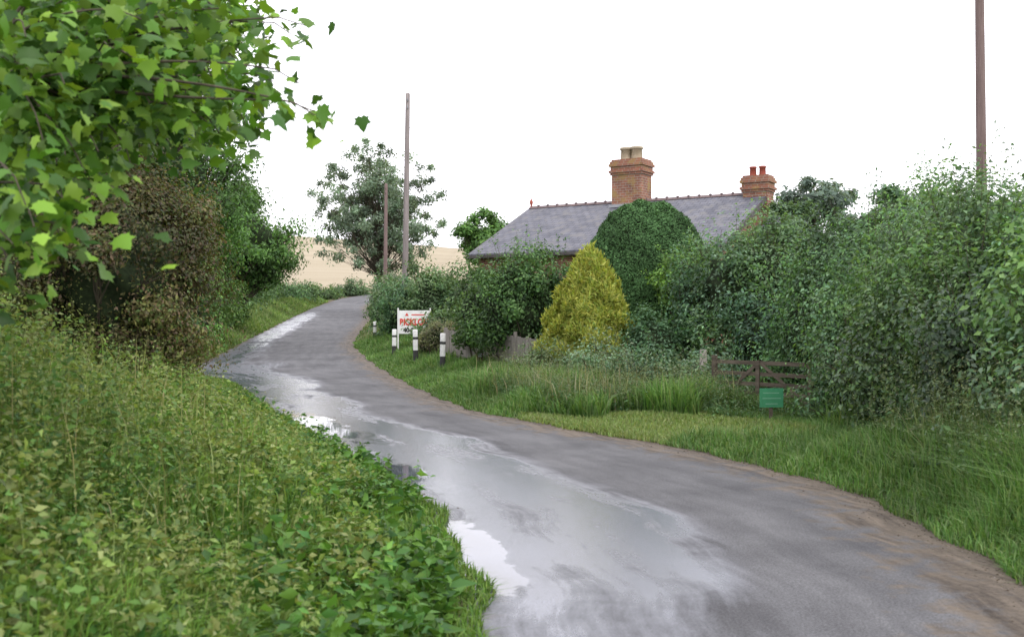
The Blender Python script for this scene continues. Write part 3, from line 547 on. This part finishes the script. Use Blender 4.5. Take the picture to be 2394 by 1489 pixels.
def chimney(cx,w_,z0,z1,potm,pots,ph,nm):
    c=MB();h_=w_/2;b=z1-.62
    c.box(cx-h_,cx+h_,-h_*.75,h_*.75,z0,b)
    for k,(o,hh_) in enumerate([(.05,.09),(.1,.09),(.04,.16),(.1,.10),(.06,.10),(.01,.08)]):
        c.box(cx-h_-o,cx+h_+o,-h_*.75-o,h_*.75+o,b,b+hh_);b+=hh_
    c.obj(nm,M_brick2,hs)
    v=[]
    for px_ in pots:
        r0=ph[1];v.append((np.array([[cx+px_,0,b-.02],[cx+px_,0,b+ph[0]*.8],[cx+px_,0,b+ph[0]*.82],[cx+px_,0,b+ph[0]],[cx+px_,0,b+ph[0]+.001]]),np.array([r0,r0*.9,r0*1.08,r0*1.08,.02])))
    V,F=tube(v,10);mesh_obj(nm+'_pots',V,F,potm,parent=hs)
chimney(4.75,1.3,5.9,8.15,M_pot,(-.24,.23),(.52,.235),'chimney_stack')
chimney(10.0,.95,5.9,7.15,M_potr,(-.2,.17),(.36,.13),'rear_chimney_stack')
fl_=MB();fl_.box(4.05,5.45,-.66,.66,6.22,6.34);fl_.obj('lead_flashing',M_lead,hs)
w2=MB();xa,xb=Lh+.06,12.6;w2.box(xa,xb-.3,-2.2,2.6,.2,4.2);w2.obj('wing_walls',M_brick,hs)
w3=MB();w3.quad([(xa,-2.6,4.1),(xb,-2.6,4.1),(xb-1.2,0,5.75),(xa,0,5.75)]);w3.quad([(xb,2.6,4.1),(xa,2.6,4.1),(xa,0,5.75),(xb-1.2,0,5.75)]);w3.quad([(xb,-2.6,4.1),(xb,2.6,4.1),(xb-1.2,0,5.75)]);w3.obj('wing_roof',M_slate,hs)
wi=MB();gl=MB()
for cxw in (1.7,4.2,6.7,9.0):
    x_0,x_1,z0,z1=cxw-.5,cxw+.5,1.5,2.9;yy=-wy
    gl.quad([(x_0,yy-.01,z0),(x_1,yy-.01,z0),(x_1,yy-.01,z1),(x_0,yy-.01,z1)])
    wi.box(x_0-.07,x_0,yy-.06,yy-.004,z0-.07,z1+.07);wi.box(x_1,x_1+.07,yy-.06,yy-.004,z0-.07,z1+.07);wi.box(cxw-.03,cxw+.03,yy-.055,yy-.014,z0,z1)
    wi.box(x_0,x_1,yy-.06,yy-.004,z1,z1+.07);wi.box(x_0,x_1,yy-.09,yy-.004,z0-.08,z0);wi.box(x_0,cxw-.03,yy-.05,yy-.014,2.2,2.25);wi.box(cxw+.03,x_1,yy-.05,yy-.014,2.2,2.25)
for cyw in (-2,1.8):
    xx=x0;gl.quad([(xx-.01,cyw+.5,1.4),(xx-.01,cyw-.5,1.4),(xx-.01,cyw-.5,2.9),(xx-.01,cyw+.5,2.9)])
    wi.box(xx-.06,xx-.004,cyw-.57,cyw-.5,1.33,2.97);wi.box(xx-.06,xx-.004,cyw+.5,cyw+.57,1.33,2.97);wi.box(xx-.06,xx-.004,cyw-.5,cyw+.5,2.9,2.97);wi.box(xx-.08,xx-.004,cyw-.5,cyw+.5,1.33,1.4);wi.box(xx-.055,xx-.014,cyw-.5,cyw+.5,2.12,2.17)
gl.obj('window_panes',M_glass,hs);wi.obj('window_frames',M_white,hs)
# ------------------------------------------------------------------ poles
M_pole=noisy('weathered_pole',(.15,.13,.125),(.30,.26,.25),3,.85,.4,stretch=(4,4,.3));M_pole2=noisy('creosoted_pole',(.11,.075,.07),(.21,.15,.14),3,.85,.4,stretch=(4,4,.3))
def pole(x,y,h,r,lean,mat,steps=True):
    g=float(H(x,y));e=empty('telegraph_pole',(x,y,g));n=10;t=np.linspace(0,1,n)
    P=np.stack([lean*t,0*t,-.3+t*(h+.3)],1);P=np.concatenate([P,P[-1:]+[0,0,.06],P[-1:]+[0,0,.061]]);rr=np.concatenate([np.linspace(r,r*.68,n),[r*.4,.005]])
    v,f=tube([(P,rr)],14);mesh_obj('shaft',v,f,mat,parent=e,smooth=True)
    b=MB();top=h-.35
    for k in range(2):
        b.box(lean-.03,lean+.03,-r-.05,-r*.6,top-k*.35,top-k*.35+.05)
        b.box(lean-.02,lean+.02,-r-.07,-r-.03,top-k*.35+.05,top-k*.35+.14)
    if steps:
      for k in range(4):
        z=h*.72+k*.5;q=lean*z/h;s=1 if k%2 else -1
        b.box(min(q+s*r*.6,q+s*(r+.09)),max(q+s*r*.6,q+s*(r+.09)),-.012,.012,z,z+.024)
    b.obj('steps_and_insulators',M_lead if steps else M_pole2,e)
pole(-4.98,50,10.95,.155,.16,M_pole);pole(-9.4,80,9.7,.17,0.08,M_pole2,False);pole(11.35,26,11.5,.14,-.12,M_pole2,False)
# ------------------------------------------------------------------ marker posts
M_blk=noisy('black_paint',(.02,.02,.02),(.05,.05,.05),6,.6,.2);M_wht=noisy('white_post_paint',(.5,.5,.48),(.75,.75,.73),7,.6,.2);M_brn=noisy('old_post_wood',(.05,.035,.025),(.13,.09,.06),8)
def marker(x,y,h,tilt=0.):
    g=float(H(x,y));e=empty('verge_marker_post',(x,y,g));e.rotation_euler=(0,tilt,.15)
    r=.08
    def seg(nm,z0,z1,m,rr=r,cap=False):
        P=[[0,0,z0],[0,0,z1]];R_=[rr,rr]
        if cap: P+=[[0,0,z1+.015],[0,0,z1+.016]];R_+=[rr*.8,.002]
        v,f=tube([(np.array(P),np.array(R_))],14);mesh_obj(nm,v,f,m,parent=e,smooth=False)
    seg('black_base',-.2,h*.42,M_blk);seg('white_band',h*.42,h*.73,M_wht);seg('reflector_band',h*.73,h*.8,M_blk,r+.003);seg('white_top',h*.8,h,M_wht,r,True)
marker(-2.0,31,1.12,.02);marker(-3.07,34.5,1.12,-.02);marker(-4.2,38.5,1.0,.01);marker(-6.35,50,.85)
g=float(H(-.9,30.5));e=empty('verge_stub_post',(-.9,30.5,g));b=MB();b.box(-.09,.09,-.07,.07,-.2,.5,0,.008);b.box(-.05,.05,-.078,-.071,.34,.44,1);b.obj('post',[M_brn,M_lead],e)
# ------------------------------------------------------------------ agent's sign
gx,gy=-3.62,40.;g=float(H(gx,gy));e=empty('estate_agent_sign',(gx,gy,g),-.05)
b=MB();z0=1.22-g;b.box(-.57,.57,-.02,.02,z0,z0+.86,0);b.box(-.62,-.575,-.035,.035,-.2,z0+.95,0);b.box(.575,.62,-.035,.035,-.2,z0+.95,0);b.obj('board',M_white,e)
def flat(nm,c):
    m,nt,ns,lk,p=newmat(nm);n=N(nt,'ShaderNodeTexNoise',Scale=6.);r=ramp(nt,n.outputs[0],tuple(q*.85 for q in c),c);lk.new(r,p.inputs['Base Color']);p.inputs['Roughness'].default_value=.5;return m
M_red=flat('red_lettering',(.62,.05,.03));M_ink=flat('black_lettering',(.03,.03,.03))
def text(body,x,y,z,size,mat,par,nm,sx=1.,rot=(math.pi/2,0,0),off=.012):
    cu=bpy.data.curves.new(nm,'FONT');cu.body=body;cu.size=size;cu.align_x='CENTER';cu.align_y='CENTER';cu.offset=off;cu.extrude=.002;cu.materials.append(mat)
    o=bpy.data.objects.new(nm,cu);LINK(o);o.parent=par;o.location=(x,y,z);o.rotation_euler=rot;o.scale=(sx,1,1);return o
text('BICKLON',0,-.026,z0+.42,.32,M_red,e,'red_name',.78,off=.016);text('40-2',-.2,-.026,z0+.13,.22,M_ink,e,'number')
mk=MB();mk.quad([(-.34,-.024,z0+.66),(-.2,-.024,z0+.66),(-.27,-.024,z0+.78)]);mk.box(-.1,.4,-.024,-.0205,z0+.68,z0+.72);mk.obj('small_mark',M_red,e)
# ------------------------------------------------------------------ fence
M_fence=noisy('grey_fence_board',(.15,.135,.12),(.30,.275,.245),5,.9,.4,stretch=(3,3,.3))
e=empty('board_fence')
b=MB();A_=np.array([-2.15,34.2]);B_=np.array([.75,28.0]);Lf=np.linalg.norm(B_-A_);nb=int(Lf/.125)
e.location=(A_[0],A_[1],0);e.rotation_euler=(0,0,math.atan2(B_[1]-A_[1],B_[0]-A_[0]))
for k in range(nb):
    t=k/nb;q=A_+(B_-A_)*t;g=float(H(*q))
    b.box(k*.125,k*.125+.119,-.012+rng.normal(0,.003),.012,g-.05,g+1.0-.1*t+rng.normal(0,.012))
for k in range(0,5):
    q=A_+(B_-A_)*k/4;g=float(H(*q));b.box(k*Lf/4-.04,k*Lf/4+.04,.03,.11,g-.2,g+1.05)
b.obj('boards_and_posts',M_fence,e)
# ------------------------------------------------------------------ gate (standing open beside the drive)
M_gate=noisy('weathered_gate_wood',(.06,.048,.036),(.16,.13,.10),5,.9,.4,stretch=(.6,3,3))
e=empty('field_gate',(3.75,20.2,float(H(3.75,20.2))),math.atan2(-1.65,1.3))
b=MB();Lg=2.15
for z in (.10,.26,.42,.60,.80): b.box(.05,Lg,-.012,.012,z,z+.07)
b.box(0,.09,-.035,.035,.0,.95);b.box(Lg,Lg+.07,-.03,.03,.02,.92);b.box(Lg*.5-.04,Lg*.5+.04,-.04,-.014,.08,.88)
for (xa,za,xb,zb) in ((.1,.1,Lg*.5,.84),(Lg*.5,.84,Lg,.14)):
    b.quad([(xa,-.03,za),(xa+.1,-.03,za),(xb+.05,-.03,zb),(xb-.05,-.03,zb)]);b.quad([(xa,-.014,za),(xb-.05,-.014,zb),(xb+.05,-.014,zb),(xa+.1,-.014,za)])
b.obj('bars',M_gate,e)
M_pp=noisy('pale_post',(.24,.22,.19),(.40,.37,.33),5)
gp=empty('gate_post',(3.82,21.6,float(H(3.82,21.6))));b=MB();b.box(-.07,.07,-.07,.07,-.2,.98,0,.01);b.obj('post',M_pp,gp)
e2=empty('green_notice',(4.08,17.0,float(H(4.08,17.0))),.1)
b=MB();b.box(-.19,.19,-.01,.01,.26,.56);b.box(-.025,.025,.011,.05,-.2,.55,1);b.obj('board',[flat('green_board',(.05,.25,.12)),M_gate],e2)
b=MB()
for k,(a,c_) in enumerate(((-.14,.12),(-.15,.15),(-.1,.1))): b.box(a,c_,-.013,-.0105,.48-k*.085,.492-k*.085)
b.obj('pale_lines',flat('pale_green',(.2,.4,.28)),e2)
# ------------------------------------------------------------------ light, sky, camera
w=bpy.data.worlds.new('World');S.world=w;w.use_nodes=True;nt=w.node_tree;bg=nt.nodes['Background']
sk=nt.nodes.new('ShaderNodeTexSky');sk.sky_type='NISHITA';sk.sun_disc=False;sk.sun_elevation=math.radians(48);sk.sun_rotation=math.radians(140);sk.dust_density=4
hv=nt.nodes.new('ShaderNodeHueSaturation');hv.inputs['Saturation'].default_value=.25;nt.links.new(sk.outputs[0],hv.inputs['Color'])
mx=nt.nodes.new('ShaderNodeMixRGB');mx.inputs[0].default_value=.86;mx.inputs[2].default_value=(15.6,15.4,16.4,1);nt.links.new(hv.outputs[0],mx.inputs[1])
nt.links.new(mx.outputs[0],bg.inputs[0]);bg.inputs[1].default_value=.15
sl=bpy.data.lights.new('sun','SUN');sl.energy=1.3;sl.angle=math.radians(14);sl.color=(1,.96,.9);so_=bpy.data.objects.new('sun',sl);LINK(so_)
az=math.radians(140);el=math.radians(48);dv_=Vector((math.sin(az)*math.cos(el),math.cos(az)*math.cos(el),math.sin(el)));so_.rotation_euler=(-dv_).to_track_quat('-Z','Y').to_euler()
cam=bpy.data.cameras.new('camera');co_=bpy.data.objects.new('camera',cam);LINK(co_);S.camera=co_
cam.lens=38;cam.sensor_width=36;cam.clip_end=4000;cam.clip_start=.05
co_.location=(0,0,1.7);co_.rotation_euler=(math.radians(90.12),0,0)
cam.dof.use_dof=True;cam.dof.focus_distance=90;cam.dof.aperture_fstop=4.0
S.view_settings.view_transform='Standard';S.view_settings.look='None';S.view_settings.exposure=0
